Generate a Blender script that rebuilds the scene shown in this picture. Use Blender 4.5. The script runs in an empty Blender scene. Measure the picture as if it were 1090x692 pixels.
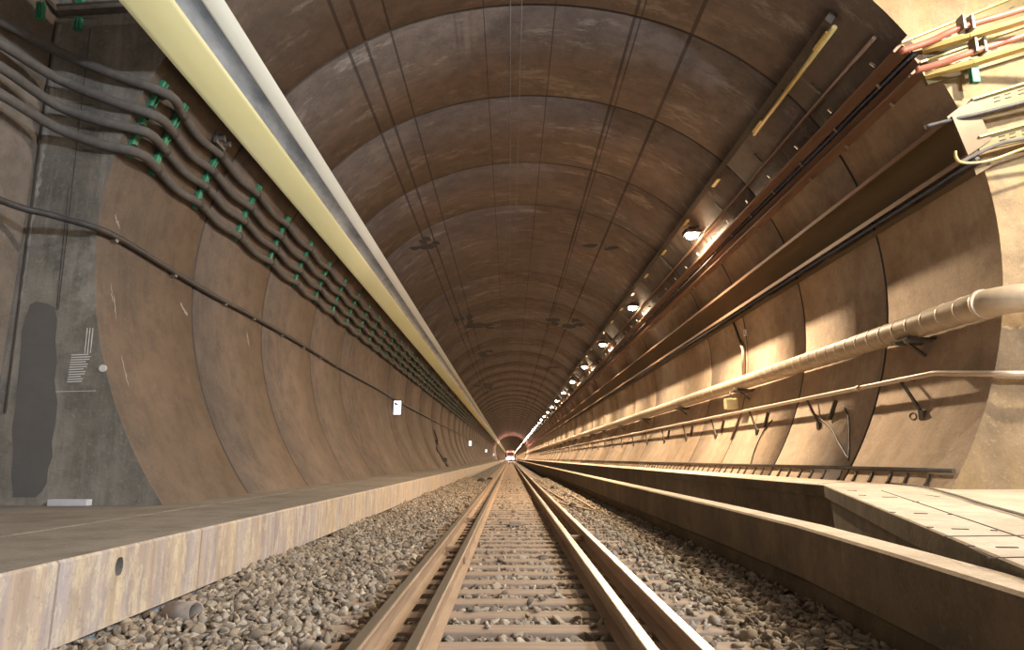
import bpy, bmesh, math, random
import numpy as np
from mathutils import Vector, Matrix
random.seed(7); RNG = np.random.default_rng(7)
S = bpy.context.scene
COL = S.collection
PI = math.pi
R_ = math.radians

# ------------------------------------------------------------------ camera
F, PITCH, CAMZ = 700.0, math.atan(142/700), 1.0
YAW = math.atan(2/700)*math.cos(PITCH)
cd = bpy.data.cameras.new('camera'); cam = bpy.data.objects.new('camera', cd); COL.objects.link(cam)
cd.sensor_width = 36; cd.lens = F/1090*36; cd.clip_end = 900; cd.clip_start = .05
cam.location = (0, 0, CAMZ); cam.rotation_euler = (PI/2+PITCH, 0, -YAW)
S.camera = cam
S.view_settings.view_transform = 'Standard'; S.view_settings.look = 'None'
S.view_settings.gamma = 1; S.view_settings.use_curve_mapping = False
S.view_settings.exposure = 0.0
S.cycles.use_denoising = True
S.cycles.max_bounces = 7; S.cycles.diffuse_bounces = 5; S.cycles.glossy_bounces = 3
S.cycles.sample_clamp_indirect = 4.0
CM = Matrix.Rotation(-YAW, 3, 'Z') @ Matrix.Rotation(PITCH, 3, 'X')
def ray(px, py):
    return CM @ Vector(((px-545)/F, 1, (346-py)/F))
def atY(px, py, y):            # where the sight line meets the cross-section at distance y
    d = ray(px, py); return Vector((0, 0, CAMZ)) + d*(y/d.y)
def atZ(px, py, z):
    d = ray(px, py); return Vector((0, 0, CAMZ)) + d*((z-CAMZ)/d.z)
# ------------------------------------------------------------------ tunnel bore profile
CX, CZ, RAD = .475, 2.57+CAMZ, 5.4
def prof_r(t):
    return RAD*(1+.0227*math.cos(2*t)-.0013*math.sin(2*t)+.0135*math.sin(3*t))
def prof(t, off=0.0):
    r = prof_r(t)-off; return CX+r*math.cos(t), CZ+r*math.sin(t)
def inside(x, z, off=0.0):
    t = math.atan2(z-CZ, x-CX); return math.hypot(x-CX, z-CZ) < prof_r(t)-off
def wall(px, py, off=0.0):     # where a sight line meets the bore, `off` in front of it
    d = ray(px, py); a, b = 0.5, 600.0; o = Vector((0, 0, CAMZ))
    for _ in range(60):
        m = (a+b)/2; p = o+d*m
        if inside(p.x, p.z, off): a = m
        else: b = m
    return o+d*a
def wr(ratio, off=0.0, down=False):   # (x, z) on the wall in the cross-section direction x/h = ratio (image ratio)
    k = ratio/math.cos(PITCH); s = -1.0 if down else 1.0
    hx, hz = (k, 1.0) if not down else (k, -1.0)
    n = math.hypot(hx, hz); hx /= n; hz /= n; a, b = 0.0, 30.0
    for _ in range(50):
        m = (a+b)/2
        if inside(hx*m, CAMZ+hz*m, off): a = m
        else: b = m
    return hx*a, CAMZ+hz*a
def wall_x(z, side, off=0.0):
    a, b = CX, CX+side*12
    for _ in range(50):
        m = (a+b)/2
        if inside(m, z, off): a = m
        else: b = m
    return a
Y0 = 7.67            # face of the bore
YEND = 760.0
ZB = 1.0-.517        # top of left walkway
ZS = 1.0-.33         # top of right walkway
ZK = 1.0-.47         # top of kerb
RINGS = [10.15, 13.1, 16.4, 19.4, 27.0, 31.6, 36.8]
while RINGS[-1] < 230: RINGS.append(RINGS[-1]+5.6)

# ------------------------------------------------------------------ materials
def mat(name, col, rough=.8, metal=0.0, emit=None, es=1.0):
    m = bpy.data.materials.new(name); m.use_nodes = True
    b = m.node_tree.nodes['Principled BSDF']
    b.inputs['Base Color'].default_value = (*col, 1); b.inputs['Roughness'].default_value = rough
    b.inputs['Metallic'].default_value = metal
    if emit: b.inputs['Emission Color'].default_value = (*emit, 1); b.inputs['Emission Strength'].default_value = es
    return m
class NT:
    def __init__(s, m): s.m = m; s.t = m.node_tree; s.b = s.t.nodes['Principled BSDF']
    def n(s, typ, **kw):
        x = s.t.nodes.new(typ)
        for k, v in kw.items(): setattr(x, k, v)
        return x
    def l(s, a, b): s.t.links.new(a, b)
    def coord(s, scale=(1, 1, 1)):
        c = s.n('ShaderNodeTexCoord'); mp = s.n('ShaderNodeMapping'); mp.inputs['Scale'].default_value = scale
        s.l(c.outputs['Object'], mp.inputs['Vector']); return mp.outputs[0]
    def noise(s, vec, scale, detail=5, rough=.6):
        x = s.n('ShaderNodeTexNoise'); x.inputs['Scale'].default_value = scale; x.inputs['Detail'].default_value = detail
        x.inputs['Roughness'].default_value = rough; s.l(vec, x.inputs['Vector']); return x.outputs['Fac']
    def ramp(s, fac, stops):
        x = s.n('ShaderNodeValToRGB'); e = x.color_ramp.elements
        while len(e) < len(stops): e.new(.5)
        for i, (p, c) in enumerate(stops):
            e[i].position = p; e[i].color = (*c, 1) if len(c) == 3 else c
        s.l(fac, x.inputs[0]); return x.outputs[0]
    def mix(s, fac, a, b, mode='MIX'):
        x = s.n('ShaderNodeMix', data_type='RGBA', blend_type=mode)
        for sock, v in ((x.inputs[0], fac), (x.inputs[6], a), (x.inputs[7], b)):
            if isinstance(v, (int, float)): sock.default_value = v
            elif isinstance(v, tuple): sock.default_value = (*v, 1)
            else: s.l(v, sock)
        return x.outputs[2]
    def math(s, op, a, b=0.0, c=0.0):
        x = s.n('ShaderNodeMath', operation=op)
        for i, v in enumerate((a, b, c)):
            if isinstance(v, (int, float)): x.inputs[i].default_value = v
            else: s.l(v, x.inputs[i])
        return x.outputs[0]
    def bump(s, h, dist=.01, strength=.5):
        x = s.n('ShaderNodeBump'); x.inputs['Distance'].default_value = dist; x.inputs['Strength'].default_value = strength
        s.l(h, x.inputs['Height']); s.l(x.outputs[0], s.b.inputs['Normal'])
    def color(s, c): s.l(c, s.b.inputs['Base Color'])
def mottled(name, c1, c2, scale=6, rough=.8, metal=0, bump=.003, stretch=(1, 1, 1), detail=6):
    m = mat(name, c1, rough, metal); t = NT(m); v = t.coord(stretch)
    f = t.noise(v, scale, detail, .65)
    t.color(t.ramp(f, [(.3, c1), (.7, c2)]))
    if bump: t.bump(t.noise(v, scale*4, 4), bump, .6)
    return m
def concrete(name, base, dark, light, streak=None, joints=False, kind='bore', salt=.63):
    m = mat(name, base, .82); t = NT(m); v = t.coord()
    big = t.noise(v, .55, 6, .62); mid = t.noise(v, 2.6, 7, .7); fine = t.noise(v, 22, 4, .7)
    c = t.ramp(big, [(.32, dark), (.5, base), (.68, light)])
    c = t.mix(t.math('MULTIPLY', t.ramp(mid, [(.44, (0, 0, 0)), (.66, (1, 1, 1))]), .6), c, tuple(x*.6 for x in dark))
    spk = t.noise(v, 60, 3, .8)
    c = t.mix(t.ramp(spk, [(.30, (.8, .8, .8)), (.40, (0, 0, 0))]), c, tuple(x*.45 for x in dark))
    c = t.mix(t.ramp(fine, [(.56, (0, 0, 0)), (.8, (.5, .5, .5))]), c, tuple(min(1, x*1.5) for x in light))
    if streak:
        vs = t.coord((1.2, 1.2, .12) if kind != 'bore' else (.25, 2.2, .25))
        st = t.noise(vs, 2.5, 6, .7)
        c = t.mix(t.math('MULTIPLY', t.ramp(st, [(.48, (0, 0, 0)), (.66, (1, 1, 1))]), .5), c, streak)
    # salt patches
    sp = t.noise(t.coord((.6, 1.6, .6)), 1.1, 8, .78)
    c = t.mix(t.ramp(sp, [(salt, (0, 0, 0)), (salt+.1, (.5, .5, .5))]), c, (.42, .40, .38))
    if joints:
        co = t.n('ShaderNodeTexCoord'); sx = t.n('ShaderNodeSeparateXYZ'); t.l(co.outputs['Object'], sx.inputs[0])
        ang = t.math('ARCTAN2', t.math('SUBTRACT', sx.outputs[2], CZ), t.math('SUBTRACT', sx.outputs[0], CX))
        tot = None
        for rt, w in joints:
            x, z = wr(rt); a0 = math.atan2(z-CZ, x-CX)
            d = t.math('ABSOLUTE', t.math('SUBTRACT', ang, a0))
            k = t.math('LESS_THAN', d, w/RAD)
            tot = k if tot is None else t.math('MAXIMUM', tot, k)
        c = t.mix(t.math('MULTIPLY', tot, .75), c, (.03, .026, .026))
    t.color(c)
    h = t.math('ADD', t.math('MULTIPLY', mid, 1.0), t.math('MULTIPLY', fine, .35))
    t.bump(h, .03, .5)
    return m
M = {}
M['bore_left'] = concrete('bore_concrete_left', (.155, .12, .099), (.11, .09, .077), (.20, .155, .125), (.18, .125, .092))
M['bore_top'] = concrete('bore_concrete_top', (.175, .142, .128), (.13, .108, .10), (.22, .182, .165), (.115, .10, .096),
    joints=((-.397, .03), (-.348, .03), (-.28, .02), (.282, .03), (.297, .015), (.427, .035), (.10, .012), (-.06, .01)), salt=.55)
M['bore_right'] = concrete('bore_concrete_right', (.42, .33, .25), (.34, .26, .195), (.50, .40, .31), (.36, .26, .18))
M['seal'] = mottled('joint_seal', (.045, .038, .035), (.075, .06, .052), 10, .7)
M['end_left'] = concrete('end_wall_grey', (.235, .218, .19), (.13, .125, .11), (.34, .315, .275), (.40, .38, .35), kind='wall', salt=.56)
M['end_right'] = concrete('end_wall_buff', (.33, .235, .14), (.22, .155, .09), (.42, .31, .185), (.38, .26, .09), kind='wall')
M['recess'] = concrete('recess_concrete', (.22, .19, .165), (.16, .14, .12), (.27, .235, .20), (.22, .13, .09), kind='wall')
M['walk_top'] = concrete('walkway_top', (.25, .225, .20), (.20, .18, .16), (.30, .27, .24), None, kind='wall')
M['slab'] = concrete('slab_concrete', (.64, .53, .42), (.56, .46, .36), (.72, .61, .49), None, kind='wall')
M['kerb'] = concrete('kerb_face_shaded', (.15, .115, .075), (.09, .072, .05), (.21, .16, .105), (.08, .065, .042), kind='wall')  # track-side faces: stained, with their shade also put into the darker colour
M['kerb_top_lit'] = concrete('kerb_top_lit', (.62, .50, .37), (.54, .43, .31), (.68, .56, .42), None, kind='wall')  # same kerb, the light on its top put into the paler colour

def bench_face():
    m = mat('walkway_face', (.5, .45, .4), .75); t = NT(m)
    vs = t.coord((1, 1.0, .05)); a = t.noise(vs, 1.3, 3, .6); b = t.noise(t.coord((1, 1, .10)), 9, 6, .7)
    g = t.noise(t.coord((1, 1, .35)), 14, 5, .7)
    c = t.ramp(a, [(.34, (.36, .33, .33)), (.44, (.54, .45, .37)), (.5, (.42, .39, .43)), (.56, (.58, .49, .36)), (.66, (.42, .34, .31))])
    c = t.mix(t.math('MULTIPLY', t.ramp(b, [(.42, (0, 0, 0)), (.62, (1, 1, 1))]), .6), c, (.30, .23, .19))
    c = t.mix(t.math('MULTIPLY', t.ramp(g, [(.5, (0, 0, 0)), (.62, (1, 1, 1))]), .5), c, (.74, .67, .50))
    gr = t.noise(t.coord(), 30, 5, .8)
    c = t.mix(t.ramp(gr, [(.32, (.7, .7, .7)), (.46, (0, 0, 0))]), c, (.30, .25, .21))
    # panel joints every 1.22 m
    co = t.n('ShaderNodeTexCoord'); sx = t.n('ShaderNodeSeparateXYZ'); t.l(co.outputs['Object'], sx.inputs[0])
    f = t.math('FRACT', t.math('DIVIDE', t.math('SUBTRACT', sx.outputs[1], 3.56), 1.6))
    c = t.mix(t.math('MULTIPLY', t.math('LESS_THAN', f, .012), .6), c, (.14, .12, .11))
    t.color(c); t.bump(g, .01, .3); return m
M['bench_face'] = bench_face()
M['plinth'] = mottled('footing_concrete', (.30, .33, .36), (.40, .42, .43), 4, .8)

def stone_mat():
    m = mat('ballast_stone', (.3, .27, .24), .9); t = NT(m); g = t.n('ShaderNodeNewGeometry')
    c = t.ramp(g.outputs['Random Per Island'], [(0, (.12, .10, .08)), (.25, (.27, .22, .17)), (.6, (.44, .355, .265)), (.85, (.38, .35, .31)), (1, (.70, .60, .48))])
    n = t.noise(t.coord(), 30, 4, .7)
    c = t.mix(t.ramp(n, [(.3, (.6, .6, .6)), (.7, (0, 0, 0))]), c, (.20, .165, .13)); t.color(c); t.bump(n, .004, .5); return m
M['stone'] = stone_mat()
def bed_mat():
    m = mat('ballast_bed', (.2, .17, .14), .95); t = NT(m); v = t.coord()
    vo = t.n('ShaderNodeTexVoronoi'); vo.inputs['Scale'].default_value = 14; t.l(v, vo.inputs['Vector'])
    c = t.mix(t.ramp(vo.outputs['Distance'], [(0, (0, 0, 0)), (.6, (1, 1, 1))]), (.36, .30, .24), (.12, .10, .08))
    c = t.mix(.5, c, vo.outputs['Color'], 'SOFT_LIGHT'); hsv = t.n('ShaderNodeHueSaturation'); hsv.inputs['Saturation'].default_value = .45
    t.l(c, hsv.inputs['Color']); t.color(hsv.outputs[0])
    t.bump(t.math('SUBTRACT', 1.0, vo.outputs['Distance']), .06, 1.0); return m
M['bed'] = bed_mat()
M['sleeper'] = mottled('sleeper_timber', (.27, .20, .155), (.42, .33, .26), 5, .85, 0, .004, (.25, 4, 4))
def rail_mat():
    m = mat('rail_steel', (.2, .13, .09), .7, .0); t = NT(m); v = t.coord((1, .15, 1))
    n = t.noise(v, 12, 5); t.color(t.ramp(n, [(.3, (.24, .165, .115)), (.7, (.38, .27, .185))])); return m
M['rail_rust'] = rail_mat()
M['rail_top'] = mottled('polished_rail_head', (.50, .46, .41), (.66, .62, .56), 3, .40, 1.0, 0, (6, .1, 1))
M['cable'] = mottled('cable_sheath', (.09, .085, .083), (.13, .122, .12), 12, .85)
M['cable2'] = mottled('dark_cable', (.035, .033, .036), (.07, .066, .07), 12, .55)
M['green'] = mottled('green_cleat', (.02, .20, .12), (.05, .34, .20), 20, .5)
M['steel'] = mottled('dusty_steel', (.16, .15, .145), (.28, .26, .25), 10, .5, .5)
M['dark_steel'] = mottled('dark_steel', (.06, .052, .045), (.12, .10, .085), 10, .55, .3)
M['trunk'] = mottled('olive_trunking', (.12, .085, .045), (.17, .12, .065), 3, .5, .15, .001, (1, .2, 1))
M['olive'] = mottled('olive_panel', (.16, .125, .055), (.24, .19, .085), 3, .5, .1)
M['red_cond'] = mottled('red_conduit', (.42, .13, .09), (.55, .20, .14), 6, .35, .1, 0)
M['tray'] = mottled('brown_tray', (.17, .10, .065), (.24, .14, .09), 4, .55, .0, .001, (1, .2, 1))
M['yellow'] = mottled('yellow_tray', (.55, .42, .15), (.68, .54, .24), 8, .42, .2)
M['pipe'] = mottled('buff_pipe', (.34, .26, .18), (.46, .37, .27), 5, .55, 0, .001)
M['hand'] = mottled('handrail_paint', (.42, .33, .26), (.55, .45, .36), 8, .4, .2)
M['cream'] = mottled('cream_enamel', (.86, .82, .42), (.92, .89, .56), 1.2, .35, 0, 0, (1, .15, 1))
M['white_en'] = mottled('white_enamel', (.80, .82, .74), (.90, .91, .84), 1.2, .35, 0, 0, (1, .15, 1))
M['blue_panel'] = mottled('blue_grey_panel', (.13, .19, .28), (.50, .62, .78), 2.2, .3, .2, 0, (1, .35, 1))
M['lens'] = mat('lamp_glass', (1, 1, 1), .3, 0, (1, .80, .52), 160)
M['sign_lit'] = mat('lit_sign_face', (.9, .9, .9), .4, 0, (.93, .97, 1), 1.5)
M['sign_ink'] = mat('sign_ink', (.03, .05, .045), .6)
M['sign_grey'] = mat('sign_grey', (.35, .36, .38), .6)
M['box'] = mottled('box_paint', (.62, .58, .36), (.72, .68, .46), 8, .5)
M['white'] = mottled('white_block', (.62, .62, .68), (.75, .75, .8), 8, .6)
M['train'] = mottled('train_paint', (.25, .25, .28), (.35, .35, .38), 3, .4)
M['glass'] = mat('train_glass', (.03, .035, .04), .1)
M['head'] = mat('headlight', (1, 1, 1), .3, 0, (1, .93, .88), 120)
M['tail'] = mat('tail_light', (1, .1, .05), .3, 0, (1, .08, .04), 25)
M['clay'] = mottled('drain_pipe_clay', (.24, .20, .18), (.40, .35, .32), 8, .7)
M['chalk'] = mat('white_chalk_mark', (.75, .76, .74), .8)
M['graffiti'] = mat('dark_paint_mark', (.05, .055, .06), .85)

# ------------------------------------------------------------------ mesh building
class MB:
    def __init__(s): s.v = []; s.f = []; s.mi = []; s.sm = []
    def add(s, vs, fs, mi=0, smooth=False):
        o = len(s.v); s.v += [tuple(v) for v in vs]; s.f += [tuple(i+o for i in f) for f in fs]
        s.mi += [mi]*len(fs); s.sm += [smooth]*len(fs); return s
    def box(s, lo, hi, mi=0, bev=0.0):
        (a, b, c), (d, e, f) = lo, hi
        if bev:
            bm = bmesh.new(); bmesh.ops.create_cube(bm, size=1)
            for v in bm.verts: v.co = Vector(((a+d)/2+v.co.x*(d-a), (b+e)/2+v.co.y*(e-b), (c+f)/2+v.co.z*(f-c)))
            bmesh.ops.bevel(bm, geom=bm.edges[:], offset=bev, segments=2, affect='EDGES', profile=.6)
            bm.verts.ensure_lookup_table(); s.add([v.co[:] for v in bm.verts], [[v.index for v in fc.verts] for fc in bm.faces], mi); bm.free(); return s
        vs = [(a, b, c), (d, b, c), (d, e, c), (a, e, c), (a, b, f), (d, b, f), (d, e, f), (a, e, f)]
        return s.add(vs, [(0, 3, 2, 1), (4, 5, 6, 7), (0, 1, 5, 4), (1, 2, 6, 5), (2, 3, 7, 6), (3, 0, 4, 7)], mi)
    def sweep(s, pts, ys, mi=0, cap=True, smooth=False, mis=None):   # closed (x,z) outline extruded along y stations
        n = len(pts); vs = [(x, y, z) for y in ys for x, z in pts]
        fs = []; ms = []
        for j in range(len(ys)-1):
            for i in range(n):
                k = (i+1) % n; fs.append((j*n+i, j*n+k, (j+1)*n+k, (j+1)*n+i)); ms.append(mis[i] if mis else mi)
        o = len(s.f); s.add(vs, fs, mi, smooth)
        s.mi[o:] = ms
        if cap: s.add([(x, ys[0], z) for x, z in pts], [tuple(range(n))[::-1]], mi); s.add([(x, ys[-1], z) for x, z in pts], [tuple(range(n))], mi)
        return s
    def tube(s, path, r, n=10, mi=0, cap=True, smooth=True):
        P = [Vector(p) for p in path]; rr = r if isinstance(r, (list, tuple)) else [r]*len(P)
        T = []
        for i in range(len(P)):
            a = P[max(0, i-1)]; b = P[min(len(P)-1, i+1)]; T.append((b-a).normalized())
        up = Vector((0, 0, 1)) if abs(T[0].z) < .9 else Vector((1, 0, 0))
        u = T[0].cross(up).normalized(); vs = []
        for i, p in enumerate(P):
            u = (u-T[i]*u.dot(T[i])).normalized(); w = T[i].cross(u)
            vs += [p+(u*math.cos(2*PI*k/n)+w*math.sin(2*PI*k/n))*rr[i] for k in range(n)]
        fs = [(i*n+k, i*n+(k+1) % n, (i+1)*n+(k+1) % n, (i+1)*n+k) for i in range(len(P)-1) for k in range(n)]
        s.add(vs, fs, mi, smooth)
        if cap:
            s.add(vs[:n], [tuple(range(n))[::-1]], mi); s.add(vs[-n:], [tuple(range(n))], mi)
        return s
    def bar(s, a, b, w, h, mi=0):
        a = Vector(a); b = Vector(b); t = (b-a).normalized()
        up = Vector((0, 0, 1)) if abs(t.z) < .95 else Vector((0, 1, 0))
        u = t.cross(up).normalized(); v = u.cross(t)
        vs = [p+u*sx*w/2+v*sz*h/2 for p in (a, b) for sx, sz in ((-1, -1), (1, -1), (1, 1), (-1, 1))]
        return s.add(vs, [(0, 1, 2, 3), (7, 6, 5, 4), (0, 4, 5, 1), (1, 5, 6, 2), (2, 6, 7, 3), (3, 7, 4, 0)], mi)
    def build(s, name, mats, parent=None, fix=True):
        me = bpy.data.meshes.new(name); me.from_pydata(s.v, [], s.f); me.update()
        for m in (mats if isinstance(mats, (list, tuple)) else [mats]): me.materials.append(m)
        me.polygons.foreach_set('material_index', s.mi); me.polygons.foreach_set('use_smooth', s.sm)
        if fix:
            bm = bmesh.new(); bm.from_mesh(me); bmesh.ops.remove_doubles(bm, verts=bm.verts, dist=1e-5)
            bmesh.ops.recalc_face_normals(bm, faces=bm.faces); bm.to_mesh(me); bm.free()
        o = bpy.data.objects.new(name, me); COL.objects.link(o)
        if parent: o.parent = parent
        return o
def tag(o, label=None, cat=None, group=None, kind=None):
    if label: o['label'] = label
    if cat: o['category'] = cat
    if group: o['group'] = group
    if kind: o['kind'] = kind
    return o
def struct(o, label=None):
    o['kind'] = 'structure'
    if label: o['label'] = label
    return o
def empty(name, loc, label, cat, group=None):
    o = bpy.data.objects.new(name, None); COL.objects.link(o); o.location = loc; o.empty_display_size = .1
    return tag(o, label, cat, group)
def copy_tree(o, parent=None):
    c = o.copy(); COL.objects.link(c)
    if parent: c.parent = parent
    for ch in list(o.children): copy_tree(ch, c)
    return c
def smooth_path(pts, n=6):
    P = [Vector(p) for p in pts]; out = []
    for i in range(len(P)-1):
        p0 = P[max(0, i-1)]; p1 = P[i]; p2 = P[i+1]; p3 = P[min(len(P)-1, i+2)]
        for k in range(n):
            t = k/n
            out.append(.5*((2*p1)+(p2-p0)*t+(2*p0-5*p1+4*p2-p3)*t*t+(3*p1-p0-3*p2+p3)*t**3))
    out.append(P[-1]); return out

# ------------------------------------------------------------------ bore shell (three pieces), with recessed ring joints
def bore_piece(name, t0, t1, n, m, label):
    ys = [(Y0, 0)]
    for r in RINGS:
        if r < 110: ys += [(r-.028, 0), (r-.022, .03), (r+.022, .03), (r+.028, 0)]
        else: ys += [(r-.05, 0), (r-.045, .03), (r+.045, .03), (r+.05, 0)]
    ys.append((YEND, 0))
    mb = MB(); vs = []
    for y, g in ys:
        for i in range(n+1):
            x, z = prof(t0+(t1-t0)*i/n, -g); vs.append((x, y, z))
    fs = []; mi = []
    for j in range(len(ys)-1):
        for i in range(n):
            fs.append((j*(n+1)+i, (j+1)*(n+1)+i, (j+1)*(n+1)+i+1, j*(n+1)+i+1))
            mi.append(1 if (ys[j][1] > 0 or ys[j+1][1] > 0) else 0)
    mb.add(vs, fs, 0, True); mb.mi = mi
    o = mb.build(name, [m, M['seal']], fix=False); return struct(o, label)
TL, TR, TB = R_(150), R_(31), R_(-58)
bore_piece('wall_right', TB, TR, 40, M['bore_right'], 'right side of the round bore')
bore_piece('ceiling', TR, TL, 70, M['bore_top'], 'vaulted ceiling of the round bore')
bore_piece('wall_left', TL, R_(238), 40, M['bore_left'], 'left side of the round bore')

# ------------------------------------------------------------------ wider recess around the camera: end walls with the round mouth cut out
XL, XR, ZT, YB = -5.95, 9.0, 9.6, -7.0
def end_wall(name, side, m, m2, label):
    t0, t1 = (R_(90), R_(238)) if side < 0 else (R_(90), R_(-58)); n = 60; X = XL if side < 0 else XR
    vs = []; fs = []
    for i in range(n+1):
        t = t0+(t1-t0)*i/n; x, z = prof(t)
        dx, dz = math.cos(t), math.sin(t); k = []
        if abs(dx) > 1e-6: k.append((X-CX)/dx)
        if dz > 1e-6: k.append((ZT-CZ)/dz)
        if dz < -1e-6: k.append((-1.2-CZ)/dz)
        kk = min(q for q in k if q > 0); ox, oz = CX+dx*kk, CZ+dz*kk
        vs += [(x, Y0, z), (ox, Y0, oz), (ox, Y0+.5, oz)]
    for i in range(n):
        a = 3*i; fs += [(a, a+1, a+4, a+3), (a+1, a+2, a+5, a+4)]
    # corner fill
    o = MB().add(vs, fs).add([(X, Y0+.004, ZT), (X, Y0+.004, -1.2), (X-side*1.2, Y0+.004, -1.2), (X-side*.0, Y0+.004, ZT)], [(0, 1, 2, 3)]).build(name, m, fix=False)
    return struct(o, label)
end_wall('wall_front_left', -1, M['end_left'], None, 'grey end wall left of the bore mouth')
end_wall('wall_front_right', 1, M['end_right'], None, 'buff end wall right of the bore mouth')
struct(MB().box((XL-.3, YB, -1), (XL, Y0+.5, ZT)).build('wall_left', M['recess']), 'left wall of the recess')
struct(MB().box((XR, YB, -1), (XR+.3, Y0+.5, ZT)).build('wall_right', M['recess']), 'right wall of the recess')
struct(MB().box((XL-.3, YB-.3, -1), (XR+.3, YB, ZT)).build('wall_back', M['recess']), 'wall behind the camera')
struct(MB().box((XL-.3, YB-.3, ZT), (XR+.3, Y0+.5, ZT+.3)).build('ceiling', M['recess']), 'ceiling of the recess')
def tri(x0, x1, z0, z1): return [(x0, z0), (x1, z0), (x1, z1), (x0, z1)]
# vertical joint strip on the left end wall and the recess side wall
# ------------------------------------------------------------------ floor, walkways, kerb
struct(MB().box((-6.2, YB, -.5), (9.2, YEND, -.085)).build('floor', M['bed']), 'stone ballast bed')
XB = -2.32
lw = MB()
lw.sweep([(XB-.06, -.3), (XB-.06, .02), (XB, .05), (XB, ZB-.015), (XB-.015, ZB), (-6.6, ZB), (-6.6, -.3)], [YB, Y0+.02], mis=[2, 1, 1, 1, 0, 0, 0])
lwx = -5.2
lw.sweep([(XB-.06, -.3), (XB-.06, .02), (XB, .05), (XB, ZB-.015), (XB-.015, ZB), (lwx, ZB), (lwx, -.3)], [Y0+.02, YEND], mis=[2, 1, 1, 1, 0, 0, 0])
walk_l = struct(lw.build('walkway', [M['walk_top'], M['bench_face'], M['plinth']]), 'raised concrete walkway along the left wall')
# oval weep hole in the walkway face
hp = atY(127, 603, 1); d = ray(127, 603); hp = Vector((0, 0, CAMZ))+d*(XB/d.x)
cut = MB(); vs = []
for xx in (XB+.1, XB-.16):
    vs += [(xx, hp.y+.04*math.cos(a)*(1), hp.z+.052*max(-1, min(1, 1.15*math.sin(a)))) for a in [2*PI*i/20 for i in range(20)]]
cut.add(vs, [tuple(range(20))[::-1], tuple(range(20, 40))]+[(i, (i+1) % 20, 20+(i+1) % 20, 20+i) for i in range(20)])
co = cut.build('cutter', M['walk_top'])
bo = walk_l.modifiers.new('b', 'BOOLEAN'); bo.operation = 'DIFFERENCE'; bo.object = co; bo.solver = 'EXACT'
dg = bpy.context.evaluated_depsgraph_get(); nm = bpy.data.meshes.new_from_object(walk_l.evaluated_get(dg))
walk_l.modifiers.clear(); walk_l.data = nm; bpy.data.objects.remove(co)
# paving joint strip along the left walkway
struct(MB().box((-3.44, YB, ZB-.01), (-3.405, 120, ZB+.006)).build('trim_1', M['walk_top']), 'raised joint strip on the left walkway')

# right kerb: outer top edge path (x, y), flares toward the track near the camera
KP = [(1.55, -1.0), (1.72, 1.1), (1.82, 2.25), (1.95, 3.5), (2.07, 4.9), (2.10, 6.5), (2.10, YEND)]
def kerb():
    mb = MB(); vs = []; w = .18
    for x, y in KP:
        vs += [(x+.0, y, -.3), (x, y, .135), (x-.0, y, .15), (x-.02, y, .18), (x-.02, y, ZK-.015), (x-.005, y, ZK), (x+w, y, ZK), (x+w, y, -.3)]
    # foot set back below a shallow step
    for i, (x, y) in enumerate(KP):
        b = 8*i; vs[b] = (x+.06, y, -.3); vs[b+1] = (x+.06, y, .13); vs[b+2] = (x+.02, y, .16)
    n = 8; fs = [(j*n+i, j*n+(i+1) % n, (j+1)*n+(i+1) % n, (j+1)*n+i) for j in range(len(KP)-1) for i in range(n)]
    mb.add(vs, fs); mb.mi = [1 if (k % 8) in (4, 5) else 0 for k in range(len(fs))]; mb.add(vs[:n], [tuple(range(n))]); return mb.build('kerb_wall', [M['kerb'], M['kerb_top_lit']])
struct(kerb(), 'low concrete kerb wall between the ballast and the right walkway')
# right walkway slab: level in the bore, its edge runs diagonally towards the track in the recess
EP = [(1.50, -1.0), (1.68, .6), (1.95, 2.45), (4.0, 8.62), (4.0, YEND)]
def slab():
    mb = MB(); Z = [ZS-.12, ZS-.11, ZS-.10, ZS, ZS]
    def wx(y): return XR+.1 if y < Y0 else 5.15
    st = []
    for (x, y), z in zip(EP[:3], Z[:3]): st.append((x, y, z, XR+.1))
    t = (Y0-2.45)/(8.62-2.45); xx = 1.95+(4.0-1.95)*t; zz = Z[2]+(ZS-Z[2])*t
    st.append((xx, Y0+.02, zz, XR+.1)); st.append((xx, Y0+.021, zz, 5.22)); st.append((4.0, 8.62, ZS, 5.22)); st.append((4.0, YEND, ZS, 5.22))
    vs = []
    for x, y, z, w in st: vs += [(x+.05, y, -.3), (x+.05, y, z-.16), (x, y, z-.15), (x, y, z-.01), (x+.01, y, z), (w, y, z if w < 6 else z), (w, y, -.3)]
    n = 7; fs = [(j*n+i, j*n+(i+1) % n, (j+1)*n+(i+1) % n, (j+1)*n+i) for j in range(len(st)-1) for i in range(n)]
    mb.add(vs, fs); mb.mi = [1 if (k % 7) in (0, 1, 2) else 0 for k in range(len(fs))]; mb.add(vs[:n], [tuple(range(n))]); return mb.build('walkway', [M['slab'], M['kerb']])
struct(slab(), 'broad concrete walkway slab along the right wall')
def slab_z(y): return ZS if y > 8.62 else ZS-.10*(8.62-y)/6.17

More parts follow.
